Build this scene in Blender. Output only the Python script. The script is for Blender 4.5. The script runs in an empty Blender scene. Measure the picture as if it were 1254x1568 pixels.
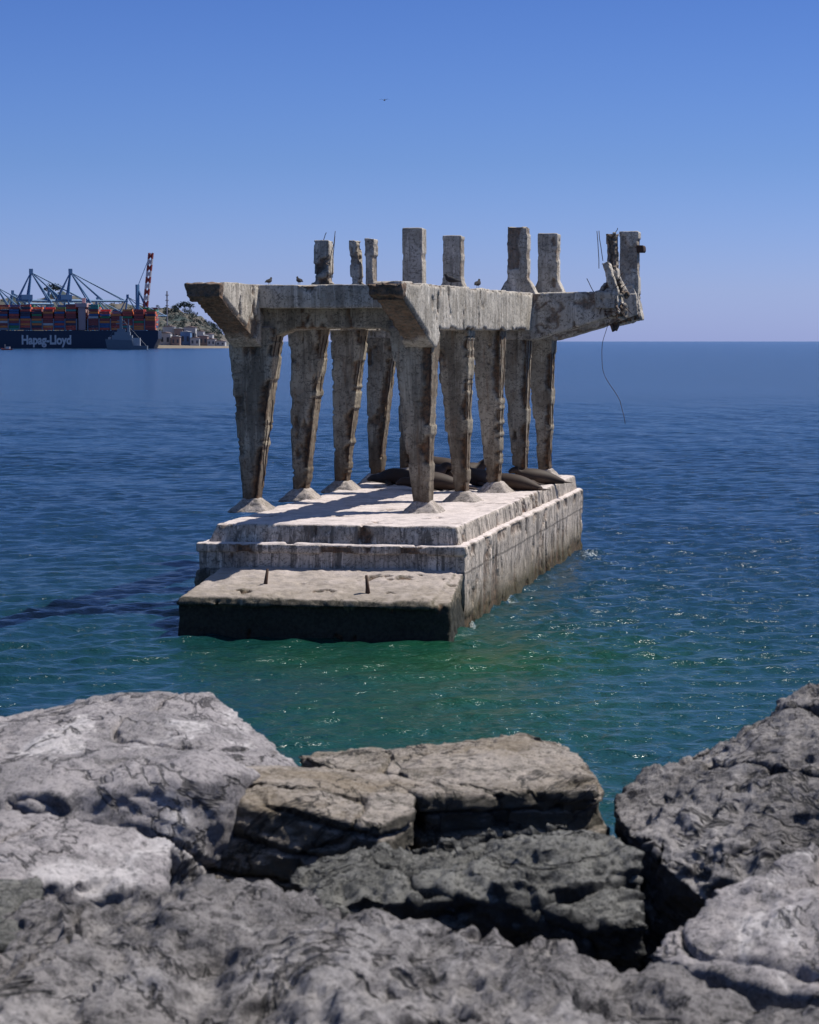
import bpy, bmesh, math, random
import numpy as np
from mathutils import Vector, Matrix, Euler
random.seed(7); rng=np.random.default_rng(7)
scene=bpy.context.scene
COL=scene.collection
# ------------------------------------------------------------------ noise
def _h(i,j,k,s):
    n=(i*73856093)^(j*19349663)^(k*83492791)^(s*2654435761)
    n=n&0xffffffff
    n=((n^(n>>15))*2246822519)&0xffffffff
    n=((n^(n>>13))*3266489917)&0xffffffff
    n=n^(n>>16)
    return n.astype(np.float64)/4294967295.0
def vn(P,s=0):
    i=np.floor(P).astype(np.int64); f=P-i; f=f*f*(3-2*f)
    x,y,z=i[:,0],i[:,1],i[:,2]; r=0
    for a in (0,1):
        wx=f[:,0] if a else 1-f[:,0]
        for b in (0,1):
            wy=f[:,1] if b else 1-f[:,1]
            for c in (0,1):
                wz=f[:,2] if c else 1-f[:,2]
                r=r+wx*wy*wz*_h(x+a,y+b,z+c,s)
    return r
def fbm(P,o=4,s=0,g=.5):
    t=0;a=1;n=0
    for q in range(o):
        t=t+a*vn(P*(2.03**q)+q*7.7,s+q); n+=a; a*=g
    return t/n
def sst(a,b,x):
    t=np.clip((x-a)/(b-a),0,1); return t*t*(3-2*t)
# ------------------------------------------------------------------ nodes
class NT:
    def __init__(s,name,rough=.8):
        s.m=bpy.data.materials.new(name); s.m.use_nodes=True
        s.t=s.m.node_tree; s.b=s.t.nodes['Principled BSDF']; s.b.inputs['Roughness'].default_value=rough
    def n(s,ty,**k):
        x=s.t.nodes.new(ty)
        for a,b in k.items(): setattr(x,a,b)
        return x
    def l(s,a,b): s.t.links.new(a,b)
    def coord(s,scale=(1,1,1),world=False,rot=(0,0,0)):
        o=s.n('ShaderNodeNewGeometry').outputs['Position'] if world else s.n('ShaderNodeTexCoord').outputs['Object']
        m=s.n('ShaderNodeMapping'); m.inputs['Scale'].default_value=scale; m.inputs['Rotation'].default_value=rot
        s.l(o,m.inputs['Vector']); return m.outputs[0]
    def noise(s,vec,scale,detail=4,rough=.55,dist=0):
        x=s.n('ShaderNodeTexNoise'); s.l(vec,x.inputs['Vector'])
        x.inputs['Scale'].default_value=scale; x.inputs['Detail'].default_value=detail
        x.inputs['Roughness'].default_value=rough; x.inputs['Distortion'].default_value=dist
        return x.outputs['Fac']
    def ramp(s,fac,stops):
        r=s.n('ShaderNodeValToRGB'); s.l(fac,r.inputs[0]); e=r.color_ramp.elements
        while len(e)<len(stops): e.new(.5)
        for q,(p,c) in zip(e,stops):
            q.position=p; q.color=(c,c,c,1) if isinstance(c,(int,float)) else (*c,1)
        return r.outputs[0]
    def mix(s,f,a,b,ty='MIX'):
        x=s.n('ShaderNodeMix',data_type='RGBA',blend_type=ty)
        for k,v in ((0,f),(6,a),(7,b)):
            if hasattr(v,'links'): s.l(v,x.inputs[k])
            else: x.inputs[k].default_value=v if k==0 else (*v,1)
        return x.outputs[2]
    def math(s,op,a,b=0,clamp=False):
        x=s.n('ShaderNodeMath',operation=op,use_clamp=clamp)
        for k,v in ((0,a),(1,b)):
            if hasattr(v,'links'): s.l(v,x.inputs[k])
            else: x.inputs[k].default_value=v
        return x.outputs[0]
    def mr(s,v,a,b,c=0,d=1,smooth=False):
        x=s.n('ShaderNodeMapRange'); 
        if smooth: x.interpolation_type='SMOOTHSTEP'
        s.l(v,x.inputs[0])
        for k,q in zip((1,2,3,4),(a,b,c,d)): x.inputs[k].default_value=q
        return x.outputs[0]
    def xyz(s,world=True):
        o=s.n('ShaderNodeNewGeometry').outputs['Position'] if world else s.n('ShaderNodeTexCoord').outputs['Object']
        x=s.n('ShaderNodeSeparateXYZ'); s.l(o,x.inputs[0]); return x.outputs
    def nz(s):
        sep=s.n('ShaderNodeSeparateXYZ'); s.l(s.n('ShaderNodeNewGeometry').outputs['Normal'],sep.inputs[0]); return sep.outputs[2]
    def bump(s,h,strength=.5,dist=.05,prev=None):
        x=s.n('ShaderNodeBump'); x.inputs['Strength'].default_value=strength; x.inputs['Distance'].default_value=dist
        s.l(h,x.inputs['Height'])
        if prev is not None: s.l(prev,x.inputs['Normal'])
        return x.outputs[0]
    def color(s,c): 
        if hasattr(c,'links'): s.l(c,s.b.inputs['Base Color'])
        else: s.b.inputs['Base Color'].default_value=(*c,1)
    def normal(s,nn): s.l(nn,s.b.inputs['Normal'])
def plain(name,c,rough=.7,var=.25,sc=.2,metal=0):
    t=NT(name,rough); v=t.coord()
    n=t.noise(v,sc,4)
    t.color(t.mix(n,tuple(x*(1-var) for x in c),tuple(min(1,x*(1+var)) for x in c)))
    t.b.inputs['Metallic'].default_value=metal
    return t.m
# ------------------------------------------------------------------ mesh helpers
def empty(name,loc=(0,0,0)):
    e=bpy.data.objects.new(name,None); e.location=loc; COL.objects.link(e); e.empty_display_size=.5
    return e
def link(name,me,mat=None,parent=None,smooth=False):
    o=bpy.data.objects.new(name,me); COL.objects.link(o)
    if mat is not None:
        for m in (mat if isinstance(mat,(list,tuple)) else [mat]): me.materials.append(m)
    if smooth: me.polygons.foreach_set('use_smooth',[True]*len(me.polygons))
    if parent is not None:
        o.parent=parent; o.matrix_parent_inverse=Matrix.Translation(-parent.location)
    return o
def mesh_from(name,V,F):
    me=bpy.data.meshes.new(name); me.from_pydata([tuple(v) for v in V],[],F); me.update(); return me
def remesh(me,voxel):
    o=bpy.data.objects.new('tmp',me); COL.objects.link(o)
    m=o.modifiers.new('r','REMESH'); m.mode='VOXEL'; m.voxel_size=voxel; m.adaptivity=0
    dg=bpy.context.evaluated_depsgraph_get(); dg.update()
    me2=bpy.data.meshes.new_from_object(o.evaluated_get(dg))
    bpy.data.objects.remove(o); return me2
def getV(me):
    a=np.empty(len(me.vertices)*3); me.vertices.foreach_get('co',a); return a.reshape(-1,3)
def getN(me):
    a=np.empty(len(me.vertices)*3,dtype=np.float32); me.vertex_normals.foreach_get('vector',a); return a.reshape(-1,3).astype(float)
def setV(me,V): me.vertices.foreach_set('co',V.ravel()); me.update()
def attr(me,name,vals):
    a=me.attributes.new(name,'FLOAT','POINT'); a.data.foreach_set('value',np.asarray(vals,dtype=np.float32))
HEXF=[(0,3,2,1),(4,5,6,7),(0,1,5,4),(1,2,6,5),(2,3,7,6),(3,0,4,7)]
def hexa(b,t): return [*b,*t],HEXF
def box(x0,x1,y0,y1,z0,z1):
    return hexa([(x0,y0,z0),(x1,y0,z0),(x1,y1,z0),(x0,y1,z0)],[(x0,y0,z1),(x1,y0,z1),(x1,y1,z1),(x0,y1,z1)])
def extr(poly,axis,a,b):
    n=len(poly); V=[]
    for q in (a,b):
        for p in poly:
            V.append((q,p[0],p[1]) if axis=='x' else (p[0],q,p[1]))
    F=[tuple(range(n))[::-1],tuple(range(n,2*n))]+[(i,(i+1)%n,n+(i+1)%n,n+i) for i in range(n)]
    return V,F
def join(parts):
    V=[];F=[]
    for v,f in parts:
        o=len(V); V+=list(v); F+=[tuple(i+o for i in q) for q in f]
    return V,F
def fixn(me):
    bm=bmesh.new(); bm.from_mesh(me); bmesh.ops.recalc_face_normals(bm,faces=bm.faces); bm.to_mesh(me); bm.free()
def tube(pts,rad,seg=8,cap=True):
    pts=[Vector(p) for p in pts]; V=[];F=[]
    for i,p in enumerate(pts):
        d=(pts[min(i+1,len(pts)-1)]-pts[max(i-1,0)]).normalized()
        up=Vector((0,0,1)) if abs(d.z)<.9 else Vector((0,1,0))
        s=d.cross(up).normalized(); u=s.cross(d)
        r=rad[i] if isinstance(rad,(list,tuple)) else rad
        w,h=r if isinstance(r,tuple) else (r,r)
        for k in range(seg):
            a=2*math.pi*k/seg; V.append(p+s*math.cos(a)*w+u*math.sin(a)*h)
    for i in range(len(pts)-1):
        for k in range(seg):
            F.append((i*seg+k,i*seg+(k+1)%seg,(i+1)*seg+(k+1)%seg,(i+1)*seg+k))
    if cap:
        F.append(tuple(range(seg))[::-1]); F.append(tuple((len(pts)-1)*seg+k for k in range(seg)))
    return [tuple(v) for v in V],F
# ------------------------------------------------------------------ camera
H=9.0
cam_d=bpy.data.cameras.new('camera'); cam=bpy.data.objects.new('camera',cam_d); COL.objects.link(cam)
cam_d.sensor_fit='VERTICAL'; cam_d.sensor_height=30; cam_d.sensor_width=24; cam_d.lens=72.7
cam.location=(0,0,H); cam.rotation_euler=(math.radians(90-3.94),0,0)
cam_d.clip_end=90000; cam_d.clip_start=.1
cam_d.dof.use_dof=True; cam_d.dof.focus_distance=70; cam_d.dof.aperture_fstop=6.3
scene.camera=cam
# ------------------------------------------------------------------ light
sdir=Vector((.62,.24,1)).normalized()
sl=bpy.data.lights.new('sun','SUN'); sl.energy=5.0; sl.angle=math.radians(.5); sl.color=(1,.945,.865)
so=bpy.data.objects.new('sun',sl); COL.objects.link(so); so.rotation_euler=sdir.to_track_quat('Z','Y').to_euler(); so.location=(40,20,60)
w=bpy.data.worlds.new('World'); scene.world=w; w.use_nodes=True; nt=w.node_tree
sky=nt.nodes.new('ShaderNodeTexSky'); sky.sky_type='NISHITA'; sky.sun_disc=False
sky.sun_elevation=math.asin(sdir.z); sky.sun_rotation=math.atan2(sdir.x,sdir.y)
sky.air_density=1.0; sky.dust_density=.3; sky.ozone_density=3.0
tc=nt.nodes.new('ShaderNodeTexCoord'); sp=nt.nodes.new('ShaderNodeSeparateXYZ'); nt.links.new(tc.outputs['Generated'],sp.inputs[0])
rp=nt.nodes.new('ShaderNodeValToRGB'); nt.links.new(sp.outputs[2],rp.inputs[0])
e=rp.color_ramp.elements; e[0].position=0; e[0].color=(.26,.335,.78,1); e[1].position=.6; e[1].color=(.36,.38,.42,1)
for p,c in ((.02,(.26,.325,.68)),(.071,(.19,.268,.53)),(.136,(.15,.225,.465)),(.3,(.14,.2,.37))):
    q=e.new(p); q.color=(*c,1)
sc2=nt.nodes.new('ShaderNodeVectorMath'); sc2.operation='SCALE'; sc2.inputs['Scale'].default_value=2.0
nt.links.new(rp.outputs[0],sc2.inputs[0])
mx=nt.nodes.new('ShaderNodeVectorMath'); mx.operation='MULTIPLY'
nt.links.new(sky.outputs[0],mx.inputs[0]); nt.links.new(sc2.outputs[0],mx.inputs[1])
nt.links.new(mx.outputs[0],nt.nodes['Background'].inputs[0]); nt.nodes['Background'].inputs[1].default_value=.1
scene.view_settings.view_transform='Standard'; scene.view_settings.look='None'; scene.view_settings.exposure=0
# ------------------------------------------------------------------ materials
def concrete(name,light,dark,algae=None,stainz=None,top=(.62,.56,.53),topamt=.85,joints=(),streak=.75,brown=.5,st_sc=1.7,fs=.3,white=.8,rusty=0):
    t=NT(name,.88); v=t.coord(); g=t.xyz()
    st=t.noise(t.coord((1.3,1.3,.13)),st_sc,7,.68,.5)
    big=t.noise(v,.8,6,.65); fine=t.noise(v,9,6,.72)
    c=t.mix(t.ramp(big,[(.38,0),(.58,1)]),dark,light)
    br=t.noise(v,1.15,7,.72,.6); c=t.mix(t.ramp(br,[(.5,0),(.62,brown)]),c,(.16,.115,.07))
    c=t.mix(t.ramp(st,[(.5,0),(.58,streak)]),c,tuple(x*.36 for x in dark))
    st2=t.noise(t.coord((1.9,1.9,.16)),2.6,6,.65,.4)
    c=t.mix(t.ramp(st2,[(.56,0),(.63,white)]),c,tuple(min(1,x*1.45) for x in light))
    st3=t.noise(t.coord((5,5,.3)),2.2,5,.65,.5)
    c=t.mix(t.ramp(st3,[(.54,0),(.64,fs)]),c,tuple(x*.4 for x in dark))
    if rusty:
        rs=t.noise(t.coord((2.6,2.6,.35)),1.6,6,.7,.5)
        c=t.mix(t.ramp(rs,[(.56,0),(.66,rusty)]),c,(.21,.105,.045))
    c=t.mix(t.ramp(fine,[(.37,.8),(.47,0)]),c,tuple(x*.25 for x in dark))
    ck=t.noise(t.coord((1,1,1.6)),1.3,5,.6,1.0)
    c=t.mix(t.ramp(ck,[(.488,0),(.497,.8),(.503,.8),(.512,0)]),c,tuple(x*.3 for x in dark))
    if stainz:
        z0,z1=stainz
        zz=t.math('ADD',g[2],t.math('MULTIPLY',t.math('SUBTRACT',big,.5),2.6))
        c=t.mix(t.mr(zz,z0,z1,.85,0),c,(.06,.036,.017))
    for j in joints:
        zz=t.math('ADD',g[2],t.math('MULTIPLY',t.math('SUBTRACT',big,.5),.12))
        a=t.math('ABSOLUTE',t.math('SUBTRACT',zz,j))
        c=t.mix(t.mr(a,.015,.05,.75,0),c,tuple(x*.3 for x in dark))
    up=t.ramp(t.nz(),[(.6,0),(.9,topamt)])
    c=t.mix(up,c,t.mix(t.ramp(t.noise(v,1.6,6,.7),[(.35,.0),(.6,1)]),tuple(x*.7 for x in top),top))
    if algae:
        zz=t.math('ADD',g[2],t.math('MULTIPLY',t.math('SUBTRACT',st,.5),1.5))
        c=t.mix(t.mr(zz,algae[1],algae[1]+.7,.5,0),c,(.13,.105,.05))
        c=t.mix(t.mr(zz,algae[0],algae[1],1,0),c,t.mix(t.ramp(fine,[(.4,0),(.6,1)]),algae[2],tuple(x*2.2 for x in algae[2])))
    at=t.n('ShaderNodeAttribute',attribute_name='spall')
    rust=t.mix(t.ramp(t.noise(v,6,5,.7),[(.35,0),(.6,1)]),(.19,.09,.04),(.022,.015,.01))
    c=t.mix(at.outputs['Fac'],c,rust)
    t.color(c)
    hb=t.math('ADD',t.math('MULTIPLY',fine,.9),t.math('MULTIPLY',st,.3))
    nn=t.bump(hb,.75,.05)
    fn=t.noise(v,38,4,.7); nn=t.bump(fn,.5,.014,nn)
    t.normal(nn); return t.m
M_frame=concrete('weathered_concrete',(.60,.55,.475),(.39,.35,.29),topamt=.6,top=(.60,.56,.51),streak=.45,brown=.25,fs=.3,white=.5,st_sc=1.5,rusty=.15)
M_leg=concrete('stained_concrete',(.46,.405,.31),(.28,.24,.18),stainz=(3.5,5.6),topamt=.7,streak=.6,brown=.5,fs=.35,white=.35,st_sc=1.5,rusty=.45)
M_base=concrete('tidal_concrete',(.60,.52,.44),(.35,.305,.26),algae=(.35,.75,(.045,.036,.016)),joints=(1.75,),streak=.85,top=(.76,.67,.64),st_sc=2.6,brown=.3,fs=.6,rusty=.2)
M_plinth=concrete('plinth_concrete',(.46,.40,.35),(.30,.265,.225),topamt=.4,top=(.6,.53,.5),streak=.3,brown=.3)
M_apron=concrete('apron_concrete',(.28,.25,.215),(.15,.13,.105),algae=(.98,1.17,(.018,.017,.011)),top=(.54,.465,.42),topamt=.95,brown=.3)
M_rust=plain('rusted_steel',(.06,.03,.018),.8,.5,4)
def rockmat(name,a,b,c3,vein=.0,sc=1.0,tint=None,bs=1.0,side=.55,stretch=(1,1,1)):
    t=NT(name,.78); v=t.coord(stretch)
    big=t.noise(v,1.5*sc,6,.65,.6); mid=t.noise(v,5*sc,9,.74,.3); fine=t.noise(v,34,6,.75); grain=t.noise(v,120,3,.8)
    c=t.mix(t.ramp(big,[(.4,0),(.54,1)]),b,a)
    c=t.mix(t.ramp(mid,[(.40,.9),(.49,0)]),c,c3)
    c=t.mix(t.ramp(fine,[(.40,.9),(.49,0)]),c,tuple(x*.8 for x in c3))
    c=t.mix(t.ramp(grain,[(.5,0),(.60,.6)]),c,tuple(min(1,x*1.45) for x in a))
    if vein:
        pp=t.noise(t.coord((1.3,.5,1.3)),1.0,8,.70,.5)
        pa=t.ramp(pp,[(.52,0),(.56,vein)])
        pa=t.math('MULTIPLY',pa,t.ramp(fine,[(.38,.15),(.49,1)]))
        c=t.mix(pa,c,(.74,.70,.70))
    if tint: c=t.mix(t.ramp(t.noise(v,2.1,5,.6),[(.45,0),(.65,.7)]),c,tint)
    c=t.mix(t.ramp(t.nz(),[(.25,side),(.75,0)]),c,c3)  # shade painted into the rock colour on steep and downward faces
    ck=t.noise(t.coord((1.2,.8,1.6)),1.15,6,.55,.8)
    cm=t.ramp(ck,[(.490,0),(.498,.85),(.502,.85),(.510,0)])
    c=t.mix(cm,c,tuple(x*.35 for x in c3))
    t.color(c)
    nn=t.bump(mid,.9*bs,.06); nn=t.bump(fine,1.0*bs,.02,nn); nn=t.bump(grain,.5,.006,nn)
    inv=t.math('SUBTRACT',1,cm); nn=t.bump(inv,.8,.03,nn)
    t.normal(nn); return t.m
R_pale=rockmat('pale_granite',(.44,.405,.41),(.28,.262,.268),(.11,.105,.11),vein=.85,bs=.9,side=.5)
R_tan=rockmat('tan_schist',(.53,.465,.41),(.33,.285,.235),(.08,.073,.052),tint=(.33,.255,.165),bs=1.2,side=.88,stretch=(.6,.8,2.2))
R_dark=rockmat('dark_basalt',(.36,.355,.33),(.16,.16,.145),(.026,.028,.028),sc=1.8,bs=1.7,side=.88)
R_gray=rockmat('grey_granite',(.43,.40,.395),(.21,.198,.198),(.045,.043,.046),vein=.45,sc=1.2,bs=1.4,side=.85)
# ------------------------------------------------------------------ water
def make_water():
    Ys=np.concatenate([np.geomspace(16,800,1350),np.geomspace(810,60000,60)])
    u=np.linspace(-1,1,751); uu=.14*u+.86*u**3
    Yg,Ug=np.meshgrid(Ys,uu,indexing='ij'); X=Ug*(Yg*1.0+60); Z=np.zeros_like(X)
    dY=np.gradient(Ys)[:,None]*np.ones_like(X)
    r=np.random.default_rng(3)
    patch=fbm(np.stack([X.ravel()/14,Yg.ravel()/9,0*X.ravel()],1),3,5).reshape(X.shape)
    gain=.4+.9*patch
    for i in range(64):
        lam=math.exp(r.uniform(math.log(.55),math.log(2.8)))
        th=math.pi/2+.3+r.normal(0,.55); k=2*math.pi/lam; amp=.0061*lam**.8
        fade=sst(1.7,3.2,lam/dY)
        ph=k*(math.cos(th)*X+math.sin(th)*Yg)+r.uniform(0,6.28)
        Z+=amp*fade*gain*(np.sin(ph)+.25*np.cos(2*ph))
    foam=np.zeros_like(X)
    lump=fbm(np.stack([X.ravel()*4,Yg.ravel()*2,0*X.ravel()],1),5,15,.65).reshape(X.shape)
    for fx,fy,sx,sy,hh in ((1.95,77.9,.28,.9,.24),(3.5,85.6,.4,1.6,.25),(7.6,103.5,.7,2.6,.28),(8.4,100.0,.8,2.0,.02),(5.3,93.5,.22,2.6,.07),(2.7,81,.2,2.2,.06),(6.4,97.5,.22,3,.07),(4.3,89.3,.2,2.4,.05)):
        g=np.exp(-((X-fx)/sx)**2-((Yg-fy)/sy)**2); foam=np.maximum(foam,g*(.9 if hh>.1 else .6)); Z+=hh*g*np.clip((lump-.42)*4,0,1.4)
    nr,nc=X.shape
    V=np.stack([X,Yg,Z],-1).reshape(-1,3)
    idx=np.arange(nr*nc).reshape(nr,nc)
    Q=np.stack([idx[:-1,:-1],idx[:-1,1:],idx[1:,1:],idx[1:,:-1]],-1).reshape(-1,4)
    me=bpy.data.meshes.new('water'); me.vertices.add(len(V)); me.vertices.foreach_set('co',V.ravel())
    me.loops.add(Q.size); me.loops.foreach_set('vertex_index',Q.ravel().astype(np.int32))
    me.polygons.add(len(Q)); me.polygons.foreach_set('loop_start',np.arange(0,Q.size,4,dtype=np.int32))
    me.update(calc_edges=True); me.validate()
    attr(me,'foam',foam.ravel())
    t=NT('sea_water',.12); b=t.b
    g=t.xyz()
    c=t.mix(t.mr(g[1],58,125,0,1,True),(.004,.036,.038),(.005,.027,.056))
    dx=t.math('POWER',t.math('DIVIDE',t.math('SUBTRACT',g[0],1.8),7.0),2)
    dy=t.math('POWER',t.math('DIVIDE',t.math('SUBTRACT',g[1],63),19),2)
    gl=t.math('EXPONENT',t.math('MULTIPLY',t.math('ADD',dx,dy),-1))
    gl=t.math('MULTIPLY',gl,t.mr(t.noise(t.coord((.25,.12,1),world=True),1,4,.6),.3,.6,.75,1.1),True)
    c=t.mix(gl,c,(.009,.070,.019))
    bands=t.noise(t.coord((.010,.03,1),world=True),1,4,.6)
    c=t.mix(t.ramp(bands,[(.4,0),(.7,.55)]),c,(.014,.055,.12))
    at=t.n('ShaderNodeAttribute',attribute_name='foam')
    fn=t.noise(t.coord((1,.6,1),world=True),5.5,9,.85)
    ff=t.ramp(t.math('ADD',t.math('MULTIPLY',at.outputs['Fac'],.7),t.math('MULTIPLY',t.math('SUBTRACT',fn,.5),2.8)),[(.5,0),(.85,.9)])
    ff=t.math('MULTIPLY',ff,t.ramp(at.outputs['Fac'],[(.05,0),(.3,1)]))
    c=t.mix(ff,c,(.55,.60,.60)); t.color(c)
    t.l(t.math('ADD',t.math('MULTIPLY',ff,.6),.17),b.inputs['Roughness'])
    b.inputs['IOR'].default_value=1.333; b.inputs['Specular IOR Level'].default_value=.52
    n1=t.noise(t.coord((1,1.3,1),world=True),3.4,4,.6,.3)
    n2=t.noise(t.coord((.55,.9,1),world=True,rot=(0,0,.3)),1.7,4,.6,.2)
    nn=t.bump(n2,.85,.26); nn=t.bump(n1,.8,.11,nn); t.normal(nn)
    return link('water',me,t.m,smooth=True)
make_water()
# ------------------------------------------------------------------ pier
O=Vector((1.73,77.2,0)); A1=math.radians(-10.8)
T1=Matrix.Translation(O)@Matrix.Rotation(A1,4,'Z')
O2=Vector((.50,84.4,0)); T2=Matrix.Translation(O2)@Matrix.Rotation(math.radians(-14),4,'Z')
pier=empty('ruined_concrete_pier',O)
def part(name,vf,T,mat,voxel=.08,amp=.03,spall=None,sp_amt=.06,sp_thr=.66,seed=0,parent=pier):
    me=mesh_from(name,*vf); fixn(me)
    me=remesh(me,voxel); V=getV(me); N=getN(me)
    d=amp*1.6*(fbm(V*1.0,4,seed)-.5)+amp*.6*(fbm(V*6,3,seed+9)-.5)
    m=sst(sp_thr,sp_thr+.04,fbm(V*np.array([1.3,1.3,.7])+seed*3.1,4,seed+20,.6))
    if spall is not None: m=np.maximum(m*.8,spall(V,seed))
    d=d-m*sp_amt*(.5+fbm(V*7,2,seed+5))
    V=V+N*d[:,None]
    R=np.array(T); V=V@R[:3,:3].T+R[:3,3]
    setV(me,V); attr(me,'spall',np.clip(m,0,1)*.85)
    return link(name,me,mat,parent,smooth=True)
def side_grooves(V,s):
    q=np.stack([V[:,1]*1.15,V[:,2]*.22,0*V[:,2]],1)
    g=sst(.60,.66,fbm(q,4,s+3,.6))*sst(-.25,-.05,V[:,0])*sst(2.3,1.9,V[:,2])
    lip=sst(.56,.62,fbm(V*np.array([.1,1.1,1.2]),4,s+6))*sst(-.2,-.05,V[:,0])*sst(.25,.1,np.abs(V[:,2]-2.4))
    wl=sst(.5,.58,fbm(V*1.3,4,s+9))*sst(.9,.3,V[:,2])
    return np.maximum(np.maximum(g*.55,lip*.6),wl*.5)
part('base_block',box(-8.6,0,0,31,-3,2.62),T1,M_base,.085,.06,spall=side_grooves,sp_thr=.70,sp_amt=.13,seed=1)
part('base_slab',hexa([(-8.4,.3,2.5),(-.22,.3,2.5),(-.22,30.7,2.5),(-8.4,30.7,2.5)],[(-8.1,.45,3.2),(-.3,.4,3.2),(-.3,30.6,3.2),(-8.1,30.6,3.2)]),T1,M_base,.07,.07,sp_thr=.64,sp_amt=.11,seed=2)
part('base_apron',join([hexa([(-8.3,-3.4,-3),(.1,-3.4,-3),(.02,.2,-3),(-8.4,.2,-3)],[(-8.3,-3.35,1.15),(.1,-3.35,1.1),(-.1,.2,1.75),(-8.0,.2,1.75)]),
  hexa([(-8.35,-3.6,.98),(-.35,-3.62,.98),(-.2,.2,1.6),(-8.0,.2,1.6)],[(-8.15,-3.45,1.24),(-.5,-3.45,1.2),(-.3,.2,1.87),(-7.9,.2,1.87)])]),T1,M_apron,.06,.13,sp_thr=.66,sp_amt=.13,seed=3)
part('base_ledge',box(-8.66,.04,-.09,.5,2.3,2.58),T1,M_base,.06,.06,sp_thr=.58,seed=4)
part('corner_buttress',hexa([(-9.0,-.4,-2),(-8.2,-.4,-2),(-8.2,1.6,-2),(-9.0,1.6,-2)],[(-8.7,-.05,1.7),(-8.2,-.05,1.9),(-8.2,1.4,1.9),(-8.7,1.4,1.7)]),T1,M_apron,.08,.06,seed=5)
BY=[0,5.9,11.6,16.8,22.0]; LX=-6.1
def legvf(side,y,wt,k=0):
    zb,zt=3.15,9.5
    b0,b1=-.25,.23
    if side=='R': t0,t1=-wt*.66,.36+.12*(k==0)
    else: t0,t1=-(.75 if k==0 else .34),wt*.60
    x=0 if side=='R' else LX
    return hexa([(x+b0,y-.32,zb),(x+b1,y-.32,zb),(x+b1,y+.32,zb),(x+b0,y+.32,zb)],
               [(x+t0,y-.6,zt),(x+t1,y-.6,zt),(x+t1,y+.6,zt),(x+t0,y+.6,zt)])
legp=dict(R=[1.7,1.5,1.35,1.3,1.25],L=[1.75,1.7,1.6,1.5,1.4])
for side in 'RL':
    for k,y in enumerate(BY):
        x=0 if side=='R' else LX
        wt=legp[side][k]
        def sp(V,s,x=x,y=y,wt=wt,side=side):
            f=(V[:,2]-3.15)/6.35
            right=.23+(wt*.60-.23)*f if side=='L' else .23+.13*f
            e=(V[:,0]-x)-right
            prof=fbm(np.stack([V[:,2]*1.5,0*V[:,2]+s*5.3,0*V[:,2]],1),5,s+3,.65)
            m=sst(-.26,-.12,e+(prof-.5)*.7)*sst(.38,.46,prof)
            front=sst(.02,.1,(-(V[:,1]-y)-.32-.28*f)+.12)
            left=-.25-(wt*.66-.25)*f if side=='R' else -.25-.1*f
            prof2=fbm(np.stack([V[:,2]*2.2,0*V[:,2]+s*9.1,0*V[:,2]],1),5,s+8,.65)
            m2=sst(-.09,-.03,left-(V[:,0]-x)+(prof2-.5)*.2)*sst(.52,.58,prof2)
            return np.maximum(m*(.45+.55*front),m2*.6)
        part('leg',legvf(side,y,wt,k),T2,M_leg,.055,.035,spall=sp,sp_amt=.12,sp_thr=.67,seed=10+k+(0 if side=='R' else 8))
        part('leg_plinth',hexa([(x-.72,y-.75,3.1),(x+.72,y-.75,3.1),(x+.72,y+.75,3.1),(x-.72,y+.75,3.1)],[(x-.25,y-.32,3.58),(x+.25,y-.32,3.58),(x+.25,y+.32,3.58),(x-.25,y+.32,3.58)]),T2,M_plinth,.06,.1,seed=30+k,sp_thr=.8)
for x,nm,s in ((0,'longitudinal_beam',50),(LX,'longitudinal_beam',51)):
    def under(V,s_):
        b=np.interp(V[:,1],[-5,-4.3,-1.2],[10.4,10.15,9.0])
        lip=sst(.14,.04,np.abs(V[:,2]-9.4))*sst(.48,.54,fbm(V*1.1,4,s_+2))*(V[:,1]>0)
        tl=sst(.12,.04,np.abs(V[:,2]-10.92))*sst(.54,.58,fbm(V*1.4,4,s_+6))*.7
        return np.maximum(np.maximum(.95*sst(.22,.08,V[:,2]-b)*sst(-1.2,-2.0,V[:,1]),lip*.8),tl)
    part(nm,extr([(-5.0,10.4),(-5.0,10.92),(22.8,10.92),(22.8,9.4),(.4,9.4),(-.2,8.8),(-.7,8.8),(-4.3,10.1)],'x',x-.52,x+.52),T2,M_frame,.06,.055,spall=under,sp_amt=.11,sp_thr=.64,seed=s)
    def ragged(V,s_): return 1.0*np.ones(len(V))
    part('broken_nose',hexa([(x-.62,-5.2,10.42),(x+.56,-5.2,10.42),(x+.55,-4.7,10.25),(x-.58,-4.7,10.25)],[(x-.66,-5.25,10.84),(x+.55,-5.25,10.86),(x+.56,-4.7,10.88),(x-.6,-4.7,10.88)]),T2,M_frame,.04,.2,spall=ragged,sp_amt=.06,seed=s+3)
part('front_crossbeam',box(LX+.5,-.5,-.95,.35,10.12,10.9),T2,M_frame,.055,.05,sp_thr=.62,seed=60)
part('front_crossbeam_web',extr([(LX+.3,10.2),(-.3,10.2),(-.3,8.9),(-1.5,9.42),(LX+1.6,9.42),(LX+.3,8.9)],'y',-.35,.55),T2,M_leg,.06,.06,sp_thr=.60,seed=61)
for k in (1,2):
    part('crossbeam',box(LX+.5,-.5,BY[k]-.5,BY[k]+.5,9.5,10.75),T2,M_leg,.1,.04,seed=62+k)
def crack(V,s):
    return .8*sst(.035,.012,np.abs(fbm(V*np.array([.8,.8,1.1]),4,s+2)-.5))*(V[:,0]>.6)
for k,xr in ((3,3.95),(4,3.9)):
    y=BY[k]
    part('cantilever_crossbeam',extr([(-9.2,9.9),(-9.2,10.85),(xr,10.98),(xr+.1,10.1),(3.0,9.75),(.5,9.02),(-6.8,9.1)],'y',y-.6,y+.6),T2,M_frame,.06,.05,spall=crack,sp_thr=.64,seed=70+k)
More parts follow.
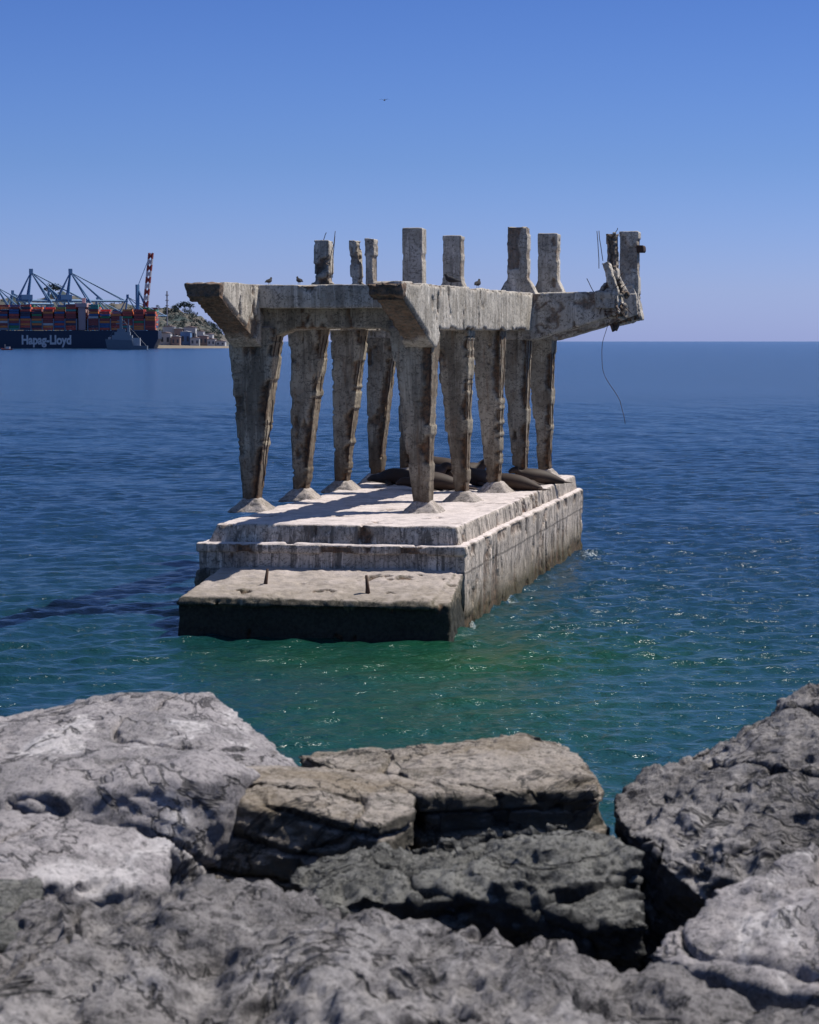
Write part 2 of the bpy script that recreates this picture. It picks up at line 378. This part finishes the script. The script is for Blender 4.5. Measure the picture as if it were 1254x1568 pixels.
def post(x,y,zt,w=.43,fl=True,s=0,broken=0,lean=0):
    zb=10.85
    P=[hexa([(x-w,y-.36,zb-.1),(x+w,y-.36,zb-.1),(x+w,y+.36,zb-.1),(x-w,y+.36,zb-.1)],[(x-w+lean,y-.36,zt),(x+w+lean,y-.36,zt),(x+w+lean,y+.36,zt-.04),(x-w+lean,y+.36,zt-.04)])]
    if fl: P.append(extr([(x-w-.42,zb-.05),(x-w-.3,zb+.12),(x-w*.9,zb+.78),(x+w*.9,zb+.78),(x+w+.3,zb+.12),(x+w+.42,zb-.05)],'y',y-.33,y+.33))
    def spb(V,s_):
        edge=sst(.10,.03,np.abs(np.abs(V[:,0]-x)-w))*sst(.5,.58,fbm(np.stack([V[:,2]*2,V[:,0]*0+s_,V[:,0]*0],1),4,s_))
        return np.maximum(sst(.52,.58,fbm(V*1.6+s_,4,s_))*broken,edge*.5)
    part('post',join(P),T2,M_frame,.05,.035,spall=spb,sp_amt=.07+.2*broken,sp_thr=.68,seed=s)
post(-8.35,BY[3],13.15,.33,True,80,.8)
post(-8.3,BY[4],13.35,.2,True,81,.5,-.12); post(-7.7,BY[4],13.42,.22,False,82,.3)
post(-4.5,BY[3],13.6,.43,False,83); post(-4.05,BY[4],13.5,.41,True,84)
post(-.15,BY[3],13.62,.43,True,85); post(.1,BY[4],13.55,.43,True,86)
post(3.7,BY[3],13.35,.26,True,87,.8,-.05); post(3.55,BY[4],13.6,.42,False,88,.4)
part('beam_rubble',join([box(3.1,4.0,BY[3]-.8,BY[3]+.7,10.3,10.95),box(3.5,4.2,BY[3]-.3,BY[3]+.5,9.95,10.5),hexa([(2.9,21.5,9.6),(4.1,21.5,9.9),(4.1,22.5,9.9),(2.9,22.5,9.6)],[(3.1,21.5,11.2),(3.8,21.5,11.4),(3.8,22.5,11.4),(3.1,22.5,11.2)]),hexa([(3.7,16,10.9),(4.1,16,10.9),(4.1,16.6,10.9),(3.7,16.6,10.9)],[(3.35,16.1,12.1),(3.6,16.1,12.2),(3.6,16.5,12.2),(3.35,16.5,12.1)])]),T2,M_frame,.05,.16,sp_thr=.53,sp_amt=.2,seed=90)
part('bracket_block',box(3.9,4.2,BY[4]-.4,BY[4]+.3,12.7,13.0),T2,M_rust,.05,.04,seed=91)
rods=[]
def rod(pts,r=.018):
    pts=[T2@Vector(p) for p in pts]; rods.append(tube(pts,r,5))
rr=random.Random(5)
def wob(p,q,n=7,a=.06):
    p=Vector(p);q=Vector(q); return [p.lerp(q,i/(n-1))+Vector((rr.uniform(-a,a),rr.uniform(-a,a),0)) for i in range(n)]
for k,y in enumerate(BY):
    for side in 'RL':
        x=0 if side=='R' else LX; wt=legp[side][k]
        xb,xt=x+.23,(x+.38 if side=='R' else x+wt*.60)
        for yy in (-.29,.05):
            rod(wob((xb-.03,y+yy,3.9),(xt-.04,y+yy*1.6,9.2),9,.03),.018)
rod(wob((LX+.6,-.65,4.2),(LX+.95,-.7,7.0),6,.03)); rod(wob((LX+.5,-.6,4.0),(LX+.75,-.7,6.3),6,.04))
for x,y,z,h,dx in ((-8.3,16.6,13.1,.35,.12),(-7.95,16.7,11.6,1.7,.1),(-8.1,16.5,11.6,1.9,.35),(3.3,16.6,12.2,1.2,-.15),(3.15,16.7,11.9,1.5,-.1),(3.8,16.6,13.2,.3,.1),(3.8,16.6,10.8,.5,.5),(3.0,16.5,10.9,.6,-.3)):
    rod(wob((x,y,z),(x+dx,y,z+h),5,.02),.016)
for i in range(16):
    x=rr.uniform(3.0,4.2); z=rr.uniform(10,11.2)
    rod(wob((x,BY[3]-.6,z),(x+rr.uniform(-.1,.6),BY[3]-.75,z+rr.uniform(-.6,.6)),5,.05),.015)
cab=[(3.65,16.2,9.9)]
for i in range(1,24):
    f=i/23; cab.append((3.65-.3*math.sin(min(1,f*1.3)*math.pi)+.65*sst(.4,1,f)+.02*math.sin(f*20),16.2,9.9-4.2*f))
rod(cab,.012)
me=mesh_from('rebar',*join(rods)); link('rebar',me,M_rust,pier,smooth=True)
stubs=[]
for x,y,h,l in ((-5.95,-1.9,.62,.08),(-2.55,-2.6,.55,-.05),(-7.6,-1.0,.25,.02)):
    p=T1@Vector((x,y,1.2)); stubs.append(tube([p,p+Vector((l*.3,0,h*.6)),p+Vector((l,0,h+.15))],[.09,.06,.04],6))
link('anchor_stubs',mesh_from('anchor_stubs',*join(stubs)),M_rust,pier,smooth=True)
# ------------------------------------------------------------------ sea lions
M_fur=NT('sea_lion_fur',.7); v=M_fur.coord(); M_fur.color(M_fur.mix(M_fur.noise(v,2.2,4),(.016,.010,.007),(.06,.032,.019))); M_fur=M_fur.m
def sealion(loc,rot,sc=1,headup=.35,mir=1):
    sp=[(-1.15,.09),(-1.0,.12),(-.75,.2),(-.4,.30),(0,.36),(.3,.37),(.55,.32),(.78,.23),(.94,.175),(1.06,.17),(1.17,.155),(1.25,.115),(1.33,.09),(1.38,.05)]
    pts=[];rad=[]
    for x,r in sp:
        up=max(0,min(1,(x-.3)/.75))**1.4*headup
        pts.append((x-(.35*headup if x>.7 else 0)*min(1,(x-.7)/.3),.12*math.sin(x*1.6)*mir,r*.88+up)); rad.append((r*1.12,r*.92))
    parts=[tube(pts,rad,14)]
    for sgn in (1,-1):
        parts.append(tube([(.4,.26*sgn,.2),(.36,.5*sgn,.1),(.2,.72*sgn,.05),(.0,.86*sgn,.035)],[(.13,.07),(.14,.045),(.13,.03),(.05,.015)],8))
        parts.append(tube([(-1.05,.06*sgn,.09),(-1.25,.12*sgn,.06),(-1.48,.24*sgn,.04)],[(.07,.05),(.1,.03),(.05,.012)],8))
        hz=pts[9][2]; hx_=pts[9][0]; parts.append(tube([(hx_,.14*sgn+pts[9][1],hz+.07),(hx_-.06,.19*sgn+pts[9][1],hz+.04)],[.02,.008],5))
    V,F=join(parts); me=mesh_from('sea_lion',V,F)
    o=link('sea_lion',me,M_fur,smooth=True); o.location=loc; o.rotation_euler=(0,0,math.radians(rot)); o.scale=(sc,)*3
    o.modifiers.new('s','SUBSURF').levels=1; o.modifiers['s'].render_levels=1
for a in (((-.35,100.3,3.2),160,1.05,.1,1),((1.0,96.6,3.2),185,1.15,.15,-1),((.55,101.5,3.2),20,1.15,.45,1),((2.9,99.2,3.2),215,1.1,.7,1),((4.1,96.6,3.2),150,1.0,.5,1),((5.2,100.6,3.2),200,1.0,.45,-1),((2.1,102.5,3.2),10,1.2,.5,1),((1.6,106.0,3.2),150,1.3,.7,1)):
    sealion(*a)
# ------------------------------------------------------------------ birds
M_bird=plain('dark_plumage',(.03,.028,.03),.95,.3,20)
def bird(name,loc,rot,s=1,fly=False):
    parts=[tube([(-.24,0,.13),(-.15,0,.14),(-.07,0,.16),(.03,0,.185),(.09,0,.215),(.115,0,.26),(.13,0,.285),(.16,0,.285)],[(.035,.01),(.035,.02),(.06,.055),(.07,.075),(.055,.06),(.033,.036),(.036,.036),(.012,.012)],8),
           tube([(.15,0,.283),(.2,0,.272)],[.011,.003],5)]
    for q in (-1,1):
        if fly: parts.append(tube([(.05,.05*q,.2),(.05,.3*q,.3),(-.03,.6*q,.24)],[(.07,.01),(.06,.01),(.02,.005)],6))
        else:
            parts.append(tube([(.06,.06*q,.2),(-.06,.075*q,.17),(-.2,.03*q,.14)],[(.012,.05),(.012,.045),(.006,.012)],6))
            parts.append(tube([(0,.03*q,.12),(.01,.03*q,0)],[.007,.006],5))
    o=link(name,mesh_from(name,*join(parts)),M_bird,smooth=True); o.location=loc; o.rotation_euler=(0,0,math.radians(rot)); o.scale=(s,)*3
def onframe(x,y,z): return T2@Vector((x,y,z))
bird('perched_bird',onframe(-5.4,-.3,10.88),60,1.0); bird('perched_bird',onframe(-4.3,-.4,10.88),120,1.05)
bird('perched_bird',onframe(.1,3.6,10.9),190,1.5); bird('perched_bird',onframe(.05,8.2,10.9),70,1.3)
bird('perched_bird',onframe(-2.2,-.2,10.88),70,.8)
bird('flying_bird',(-1.5,150,9+362*150/3800),70,.6,True)
# ------------------------------------------------------------------ foreground boulders
def rock(name,pts,zb,mat,voxel=.022,amp=.06,strata=0,sdirn=(0,.2,1),seed=0,inset=.9,sharp=.5,rough=1.0,drop=0,lump=0):
    P=np.array(pts,float); P[:,2]-=drop; c=P.mean(0)
    B=P.copy(); B[:,0]=c[0]+(P[:,0]-c[0])*inset; B[:,1]=c[1]+(P[:,1]-c[1])*inset; B[:,2]=zb
    bm=bmesh.new()
    for p in list(P)+list(B): bm.verts.new(p)
    r=bmesh.ops.convex_hull(bm,input=bm.verts)
    for g in list(r['geom_interior'])+list(r['geom_unused']):
        if isinstance(g,bmesh.types.BMVert) and g.is_valid: bm.verts.remove(g)
    me=bpy.data.meshes.new(name); bm.to_mesh(me); bm.free()
    me=remesh(me,voxel); V=getV(me)
    for it in range(2):
        N=getN(me)
        if it==0:
            a=fbm(V*1.5+seed*11.3,3,seed)
            d=amp*2.0*(a-.5)
            if lump: d=d+lump*(np.abs(2*fbm(V*np.array([2.2,1.2,2.2])+seed*5,4,seed+40)-1)*-2+.35)
            rv=V@np.array([[.9,.3,0],[-.3,.5,.2],[0,.2,1.3]])
            rid=np.abs(2*fbm(rv*1.5+seed*3,2,seed+4)-1)
            d=d-amp*1.1*sst(.035,.0,rid)
            fc=fbm(V*1.8+seed,3,seed+8)*8; fl=np.floor(fc); fr=fc-fl
            d=d+amp*sharp*2.2*((fl+sst(.86,1,fr))/8-.5)
        else:
            q=V@np.array([[1,.25,0],[-.2,.6,.1],[0,.1,1.5]])
            b=1-np.abs(2*fbm(q*4.5+seed,5,seed+21,.55)-1)
            d=amp*.42*(fbm(V*7+seed,4,seed+11,.55)-.5)+rough*(.045*(b-.75)+.022*(fbm(V*20,3,seed+13,.6)-.5))
            fc=fbm(q*3.2+seed*2,4,seed+30)*9; fl=np.floor(fc); d=d+rough*.06*((fl+sst(.8,1,fc-fl))/9-.5)
            if strata:
                sn=np.array(sdirn)/np.linalg.norm(sdirn)
                s=V@sn*strata+1.3*fbm(V*1.1,3,seed+15)
                fr=s-np.floor(s); lay=_h(np.floor(s).astype(np.int64),0*s.astype(np.int64),0*s.astype(np.int64),seed)
                side=1-np.abs(N@sn)**2
                d=d+(lay-.5)*.08*side-.035*sst(.8,.95,fr)*(.3+side)
        V=V+N*d[:,None]; setV(me,V)
    return link(name,me,mat,smooth=True)
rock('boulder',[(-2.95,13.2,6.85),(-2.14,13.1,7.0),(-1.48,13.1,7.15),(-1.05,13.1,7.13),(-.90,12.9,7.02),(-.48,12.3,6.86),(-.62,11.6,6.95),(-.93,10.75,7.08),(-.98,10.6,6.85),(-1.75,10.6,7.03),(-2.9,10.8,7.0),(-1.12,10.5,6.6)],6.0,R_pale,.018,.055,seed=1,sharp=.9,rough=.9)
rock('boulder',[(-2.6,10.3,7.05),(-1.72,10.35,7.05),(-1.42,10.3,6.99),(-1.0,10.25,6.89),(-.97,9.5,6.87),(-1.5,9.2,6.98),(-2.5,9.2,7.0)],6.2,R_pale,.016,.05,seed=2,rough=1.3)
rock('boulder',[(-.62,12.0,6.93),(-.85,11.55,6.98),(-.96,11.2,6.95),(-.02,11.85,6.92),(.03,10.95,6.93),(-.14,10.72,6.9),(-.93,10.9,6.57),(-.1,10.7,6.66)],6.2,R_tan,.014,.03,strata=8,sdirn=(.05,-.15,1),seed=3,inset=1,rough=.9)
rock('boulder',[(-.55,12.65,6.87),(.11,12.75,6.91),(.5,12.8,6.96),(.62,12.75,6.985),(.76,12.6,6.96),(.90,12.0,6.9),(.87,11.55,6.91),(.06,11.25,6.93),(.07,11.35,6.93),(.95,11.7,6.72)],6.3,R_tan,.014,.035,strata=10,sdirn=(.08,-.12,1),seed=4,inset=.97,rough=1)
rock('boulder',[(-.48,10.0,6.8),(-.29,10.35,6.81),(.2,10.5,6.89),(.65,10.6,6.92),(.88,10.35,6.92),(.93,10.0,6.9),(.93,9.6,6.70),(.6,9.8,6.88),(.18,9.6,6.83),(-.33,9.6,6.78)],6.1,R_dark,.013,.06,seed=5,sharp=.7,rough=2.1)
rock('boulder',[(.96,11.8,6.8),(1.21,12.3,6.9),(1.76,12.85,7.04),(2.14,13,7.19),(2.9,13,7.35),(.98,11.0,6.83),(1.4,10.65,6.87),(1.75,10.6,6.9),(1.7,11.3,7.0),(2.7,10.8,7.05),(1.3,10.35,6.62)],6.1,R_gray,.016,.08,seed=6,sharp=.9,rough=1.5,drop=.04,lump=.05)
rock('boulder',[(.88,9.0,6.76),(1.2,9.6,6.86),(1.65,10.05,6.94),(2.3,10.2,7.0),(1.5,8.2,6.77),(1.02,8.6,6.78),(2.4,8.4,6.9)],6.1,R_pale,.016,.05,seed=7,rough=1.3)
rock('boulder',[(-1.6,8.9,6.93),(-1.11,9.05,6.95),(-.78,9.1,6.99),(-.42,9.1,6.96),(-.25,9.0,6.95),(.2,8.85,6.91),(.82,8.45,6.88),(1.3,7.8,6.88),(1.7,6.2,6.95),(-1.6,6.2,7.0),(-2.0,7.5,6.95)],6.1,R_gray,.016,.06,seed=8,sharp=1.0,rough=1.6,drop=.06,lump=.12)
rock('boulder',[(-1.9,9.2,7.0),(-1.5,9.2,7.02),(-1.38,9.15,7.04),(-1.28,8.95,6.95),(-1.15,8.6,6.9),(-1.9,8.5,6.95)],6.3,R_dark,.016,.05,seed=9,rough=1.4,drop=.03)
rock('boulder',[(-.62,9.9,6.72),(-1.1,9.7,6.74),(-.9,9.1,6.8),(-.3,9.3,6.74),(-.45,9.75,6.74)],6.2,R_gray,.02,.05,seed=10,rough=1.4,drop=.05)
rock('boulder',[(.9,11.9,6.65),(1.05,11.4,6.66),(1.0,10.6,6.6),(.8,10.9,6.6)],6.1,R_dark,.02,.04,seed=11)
gx=np.linspace(-70,70,141); gy=np.concatenate([np.linspace(-40,5,24),np.linspace(6,36,46)])
GX,GY=np.meshgrid(gx,gy,indexing='ij')
def tz(y): return np.where(y<13,6.25,6.25-(y-13)*.5)
GZ=tz(GY)+.5*(fbm(np.stack([GX.ravel()*.6,GY.ravel()*.6,0*GX.ravel()],1),3,9).reshape(GX.shape)-.6)
idx=np.arange(GX.size).reshape(GX.shape)
Q=np.stack([idx[:-1,:-1],idx[1:,:-1],idx[1:,1:],idx[:-1,1:]],-1).reshape(-1,4)
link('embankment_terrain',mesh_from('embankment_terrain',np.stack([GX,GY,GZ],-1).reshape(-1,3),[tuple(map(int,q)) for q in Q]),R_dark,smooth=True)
bm=bmesh.new(); rb=random.Random(11)
for i in range(420):
    x=rb.uniform(-34,34); y=rb.uniform(-6,29)
    if abs(x)<3.9 and y<13.6: continue
    s=rb.uniform(.45,.95)
    if y>13.6 and abs(x)<5: s=min(s,.6)
    z=float(tz(np.array(y)))+.05
    vs=[]
    for k in range(16):
        d=Vector((rb.gauss(0,1),rb.gauss(0,1),rb.gauss(0,1))).normalized()
        vs.append(bm.verts.new((x+d.x*s*1.2,y+d.y*s,z+d.z*s*.6)))
    r=bmesh.ops.convex_hull(bm,input=vs)
    for g in list(r['geom_interior'])+list(r['geom_unused']):
        if isinstance(g,bmesh.types.BMVert) and g.is_valid: bm.verts.remove(g)
me=bpy.data.meshes.new('boulder_pile'); bm.to_mesh(me); bm.free()
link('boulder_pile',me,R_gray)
# ------------------------------------------------------------------ far harbour
def HX(u,Y=3109): return (u-627)/3800*Y
def HZ(v,Y=3109): return 9+(522-v)/3800*Y
M_hull=plain('navy_hull_paint',(.022,.035,.07),.6,.1,.01)
cols=dict(orange=(.70,.20,.06),red=(.52,.08,.06),maroon=(.28,.06,.06),blue=(.05,.11,.25),teal=(.07,.25,.22),grey=(.25,.25,.28),dark=(.06,.05,.085),green=(.05,.20,.09),white=(.5,.46,.46))
CM=[plain('container_'+k,c,.7,.15,.05) for k,c in cols.items()]
def multi(name,items,mats,parent=None):
    V=[];F=[];MI=[]
    for (v,f),m in items:
        o=len(V); V+=list(v); F+=[tuple(i+o for i in q) for q in f]; MI+=[m]*len(f)
    me=mesh_from(name,V,F); o=link(name,me,mats,parent); me.polygons.foreach_set('material_index',MI); return o
ship=empty('container_ship',(-450,3130,0))
XR=HX(243); XL=XR-335
prof=[(XL-6,20),(XL+14,-3),(XR-7,-3),(XR-3,6),(XR,12),(XR,HZ(506)),(XL+30,HZ(506)),(XL-10,HZ(501))]
link('hull',mesh_from('hull',*extr(prof,'y',3109,3155)),M_hull,ship)
r=random.Random(3); items=[]
wt=[5,6,4.5,2,1.2,1.2,2.4,1.4,.5]
x=XR-16; bay=0
zt0=HZ(505)
while x>XL+20:
    bay+=1
    if bay==7: x-=14; continue
    hmax=9 if bay<6 else 11
    for row in range(4):
        hh=hmax-r.choice([0,0,1,1,2])
        if row==0: hh-=r.choice([0,0,1])
        for lv in range(hh):
            m=r.choices(range(9),wt)[0]
            items.append((box(x,x+12.2,3110+row*10,3119.6+row*10,zt0+lv*2.9,zt0+lv*2.9+2.55),m))
    x-=14.2
multi('containers',items,CM,ship)
M_white=plain('ship_white',(.65,.62,.62),.6,.1,.02); M_pink=plain('faded_superstructure',(.50,.34,.34),.7,.15,.05); M_steelblue=plain('crane_blue',(.08,.20,.38),.6,.15,.02); M_pale=plain('hazy_steel',(.2,.2,.25),.7,.2,.02)
xb=XR-16-14.2*6
link('bridge_tower',mesh_from('b',*join([box(xb+1,xb+10,3114,3150,zt0,HZ(470)),box(xb-3,xb+12,3112,3154,HZ(470),HZ(464)),box(xb+4,xb+8,3128,3132,HZ(464),HZ(456))])),M_pink,ship)
link('lashing_bridges',mesh_from('l',*join([box(XR-17.6-14.2*k,XR-16.2-14.2*k,3109.5,3150,zt0,zt0+14) for k in range(22)])),M_pale,ship)
tx=bpy.data.curves.new('hull_lettering','FONT'); tx.body='Hapag-Lloyd'; tx.size=15.5; tx.extrude=.05; tx.offset=.6
to=bpy.data.objects.new('hull_lettering',tx); COL.objects.link(to); to.location=(HX(34),3108.8,HZ(526.5)); to.rotation_euler=(math.pi/2,0,0)
bpy.context.view_layer.update()
wdt=to.dimensions.x; to.scale=(62/max(wdt,1),1,1)
tx.materials.append(M_white); to.parent=ship; to.matrix_parent_inverse=Matrix.Translation(-ship.location)
def strut(a,b,t): return tube([a,b],t,4)
def gantry(x,y,rot,sc=1.0):
    P=[]
    for sx in (-9,9):
        for sy in (-15,15): P.append(strut((sx,sy,0),(sx*.8,sy*.8 if sy>0 else sy,52),1.3))
        P.append(strut((sx,-15,16),(sx,15,16),1.1)); P.append(strut((sx,-15,50),(sx*.8,15,50),1.3))
        P.append(strut((sx*.5,-15,52),(0,-10,88),1.1)); P.append(strut((sx*.5,14,52),(0,-10,88),.9))
        P.append(strut((sx*.35,-28,54),(sx*.35,62,54),1.5))
        P.append(strut((0,-10,88),(sx*.35,-27,55),.7)); P.append(strut((0,-10,88),(sx*.35,30,55),.7)); P.append(strut((0,-10,88),(sx*.35,58,55),.7))
        P.append(strut((sx,-15,16),(sx,15,50),.7))
    for sy in (-15,15): P.append(strut((-9,sy,16),(9,sy,16),1.1)); P.append(strut((-9,sy,48),(9,sy,48),1.1))
    P.append(box(-5,5,-24,-10,55,61)); P.append(box(-1.5,1.5,-12,-8,86,92))
    V,F=join(P); o=link('gantry_crane',mesh_from('gantry_crane',V,F),M_steelblue); o.location=(x,y,3); o.rotation_euler=(0,0,math.radians(rot)); o.scale=(sc,)*3
gantry(HX(62,3230),3230,-62,1.08); gantry(HX(122,3230),3230,-62,1.08); gantry(HX(6,3300),3300,-55,.88); gantry(HX(205,3230),3230,-70,.72); gantry(HX(86,3330),3330,-50,.85); gantry(HX(158,3330),3330,-60,.7); gantry(HX(30,3330),3330,-60,.8)
M_redp=plain('crane_red',(.34,.06,.05),.6,.1,.02)
hc=empty('mobile_harbour_crane',(HX(222,3220),3220,0))
items=[]
a=Vector((HX(224,3220),3220,HZ(470,3220))); b=Vector((HX(233,3220),3220,HZ(388,3220)))
for i in range(9):
    p=a.lerp(b,i/9); q=a.lerp(b,(i+1)/9)
    for ox in (-2.4,2.4):
        items.append((strut(p+Vector((ox,0,0)),q+Vector((ox,0,0)),1.3),i%2))
    items.append((strut(p+Vector((-2.2,0,0)),q+Vector((2.2,0,0)),.9),i%2)); items.append((strut(p+Vector((2.2,0,0)),q+Vector((-2.2,0,0)),.9),i%2))
items.append((strut(b,(HX(212,3220),3220,HZ(440,3220)),.4),2)); items.append((strut((HX(212,3220),3220,3),(HX(212,3220),3220,HZ(436,3220)),2.6),2))
items.append((strut((HX(212,3220),3220,HZ(440,3220)),a,1.2),2)); items.append((box(HX(204,3220),HX(226,3220),3214,3226,3,HZ(478,3220)),2))
multi('boom',items,[M_redp,M_white,M_steelblue],hc)
r=random.Random(9); items=[]
for u in range(-120,240,11):
    for row in range(2):
        for lv in range(r.choice([4,5,5,6,7])):
            X0=HX(u,3400); items.append((box(X0,X0+9.2,3380+row*20,3398+row*20,36+lv*2.7,38.5+lv*2.7),r.choices(range(9),wt)[0]))
    items.append((box(HX(u,3400),HX(u,3400)+9.6,3380,3420,0,36),6))
multi('container_yard',items,CM)
nv=empty('naval_vessel',(HX(194,2630),2640,0))
Yn=2630; M_nav=plain('naval_grey',(.22,.25,.29),.6,.12,.05); M_nav2=plain('naval_grey_light',(.42,.42,.44),.6,.12,.05); M_navd=plain('naval_hull',(.12,.15,.19),.6,.12,.05)
prof=[(HX(166,Yn),0-2),(HX(226,Yn),-2),(HX(226,Yn),HZ(529,Yn)),(HX(205,Yn),HZ(529,Yn)),(HX(203,Yn),HZ(521,Yn)),(HX(162,Yn),HZ(519,Yn))]
link('hull',mesh_from('nh',*extr(prof,'y',Yn,Yn+10)),M_navd,nv)
P=[]
def nb(u0,u1,v0,v1,d0=1,d1=9): return box(HX(u0,Yn),HX(u1,Yn),Yn+d0,Yn+d1,HZ(v0,Yn),HZ(v1,Yn))
P+=[nb(172,203,521,513),nb(176,200,513,508,2,8),nb(180,192,508,503,3,7),nb(183.5,187.5,503,484,4.2,5.8),nb(178,193,496,494.5,4.6,5.4),nb(180,191,491.5,490,4.6,5.4),nb(195,199,508,498,3,7),nb(196.4,197.8,498,488,4.8,5.2)]
P.append(strut((HX(166,Yn),Yn+5,HZ(519,Yn)),(HX(186,Yn),Yn+5,HZ(487,Yn)),.12)); P.append(strut((HX(186,Yn),Yn+5,HZ(487,Yn)),(HX(224,Yn),Yn+5,HZ(529,Yn)),.12))
link('superstructure',mesh_from('ns',*join(P)),M_nav,nv)
link('gun_deck_house',mesh_from('ng',*join([nb(196,215,529,517,2,8),nb(166,170,519,516,4,6)])),M_nav2,nv)
fb=empty('fishing_boat',(HX(12,2500),2500,0))
link('hull',mesh_from('fh',*extr([(-6,1.9),(-5,-.3),(5,-.3),(6,1.4),(2,1.2),(-3,1.3)],'y',-1.5,1.5)),M_redp,fb)
link('cabin',mesh_from('fc',*join([box(-1,3,-1,1,1.2,3.4),strut((-2,0,1),(-2,0,6),.12)])),M_white,fb)
for o in fb.children: o.matrix_parent_inverse=Matrix()
def ridge(u): return np.interp(u,[-900,-200,60,95,130,200,243,262,290,312,335,350,358],[452,455,458,450,462,468,472,474,476,489,503,516,528])
hx=np.linspace(-500,358,420); hy=np.linspace(0,1,26)
V=[];F=[]
for j,f in enumerate(hy):
    Y=3290+f*330
    for i,u in enumerate(hx):
        zr=max(2,HZ(float(ridge(u)),3620)-0)
        V.append((HX(u,3620-(1-f)*60),Y,2+(zr-2)*(f**.8)))
V=np.array(V); nz=fbm(V/18,4,3)-.5; V[:,2]+=nz*16*np.minimum(1,(V[:,2]-2)/25)
n=len(hx)
F=[(j*n+i,j*n+i+1,(j+1)*n+i+1,(j+1)*n+i) for j in range(len(hy)-1) for i in range(n-1)]
t=NT('hill_scrub',1); t.b.inputs['Specular IOR Level'].default_value=.05; v=t.coord()
c=t.mix(t.ramp(t.noise(v,.035,6,.7),[(.4,0),(.58,1)]),(.045,.06,.035),(.15,.12,.075)); t.color(t.mix(.2,c,(.13,.17,.27)))  # last mix paints bluish aerial haze into the hill colour
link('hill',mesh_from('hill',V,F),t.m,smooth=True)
t=NT('distant_foliage',1); t.b.inputs['Specular IOR Level'].default_value=.05; v=t.coord(); c=t.mix(t.noise(v,.2,4),(.02,.032,.016),(.05,.062,.03)); t.color(t.mix(.22,c,(.10,.14,.22))); M_fol=t.m  # blue-grey mix is distance haze painted into the leaf colour
r=random.Random(4); V=[];F=[]
def clump(cx,cy,cz,s,n=60,fl=.7):
    for k in range(n):
        d=Vector((r.gauss(0,1),r.gauss(0,1),r.gauss(0,1))).normalized()*s*r.uniform(.4,1)
        p=Vector((cx+d.x,cy+d.y,cz+d.z*fl)); q=s*r.uniform(.14,.3); o=len(V)
        for a in range(3): V.append(tuple(p+Vector((r.uniform(-q,q),r.uniform(-q,q),r.uniform(-q,q)))))
        F.append((o,o+1,o+2))
for i in range(330):
    u=r.uniform(238,348) if i<230 else r.uniform(-20,240); f=r.uniform(.05,1)
    zr=HZ(float(ridge(u)),3620); z=2+(zr-2)*(f**.8)
    clump(HX(u,3620-(1-f)*60),3290+f*330,z+2,r.uniform(3,7))
for u,vv,s in ((275,468,7),(284,466,9),(292,468,7),(268,470,5),(84,439,10),(94,441,8),(75,443,6)):
    clump(HX(u,3600),3600,HZ(vv,3600),s,160,.5)
    o=len(V); X0=HX(u,3600); zt=HZ(vv,3600)
    V+=[(X0-.6,3600,zt-26),(X0+.6,3600,zt-26),(X0+.4,3600,zt),(X0-.4,3600,zt)]; F.append((o,o+1,o+2,o+3))
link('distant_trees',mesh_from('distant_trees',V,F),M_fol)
M_quay=plain('quay_stone',(.26,.22,.17),.9,.3,.05); M_roof=plain('roof_sheet',(.30,.22,.2),.8,.2,.03); M_wall=plain('warehouse_wall',(.46,.47,.49),.8,.2,.03); M_win=plain('window_dark',(.05,.06,.08),.3,.2,.1)
V,F=join([box(HX(-900,3200),HX(300,3200),3165,3700,-2,3),hexa([(HX(226,3165),3150,-2),(HX(356,3165),3150,-2),(HX(362,3165),3300,-2),(HX(226,3165),3300,-2)],[(HX(226,3165),3160,4),(HX(350,3165),3165,2.6),(HX(352,3165),3300,2.6),(HX(226,3165),3300,4)])])
link('harbour_quay',mesh_from('harbour_quay',V,F),M_quay)
def warehouse(u0,u1,v,Y,mw,dep=25):
    e=empty('warehouse',(HX((u0+u1)/2,Y),Y,0)); x0,x1=HX(u0,Y),HX(u1,Y); zt=HZ(v,Y); zr=zt+ (x1-x0)*.12
    link('walls',mesh_from('w',*box(x0,x1,Y,Y+dep,2,zt)),mw,e)
    link('roof',mesh_from('r',*extr([(x0-1,zt+.02),(x1+1,zt+.02),((x0+x1)/2,zr)],'y',Y-1,Y+dep+1)),M_roof if mw is M_wall else M_wall,e)
    n=max(2,int((x1-x0)/5)); link('windows',mesh_from('wi',*join([box(x0+(k+.3)*(x1-x0)/n,x0+(k+.7)*(x1-x0)/n,Y-.2,Y+.3,2+(zt-2)*.35,2+(zt-2)*.7) for k in range(n)])),M_win,e)
M_blue=plain('blue_cladding',(.1,.2,.38),.7,.2,.03)
for a in ((245,262,510,3190,M_wall),(263,276,515,3180,M_roof),(277,292,508,3200,M_blue),(292,306,517,3178,M_wall),(306,318,514,3190,M_roof),(318,330,519,3180,M_wall),(331,345,522,3182,M_wall),(250,268,500,3260,M_wall),(282,300,501,3262,M_wall),(268,280,503,3255,M_roof),(302,312,507,3250,M_wall),(314,326,511,3248,M_wall)):
    warehouse(*a)
P=[strut((HX(257,3300),3300,2),(HX(257,3300),3300,HZ(446,3300)),.9)]
for z in (452,460,468): P.append(strut((HX(254.5,3300),3300,HZ(z,3300)),(HX(259.5,3300),3300,HZ(z,3300)),.6))
link('radio_mast',mesh_from('radio_mast',*join(P)),M_pale)
print('verts',sum(len(o.data.vertices) for o in bpy.data.objects if o.type=='MESH'))
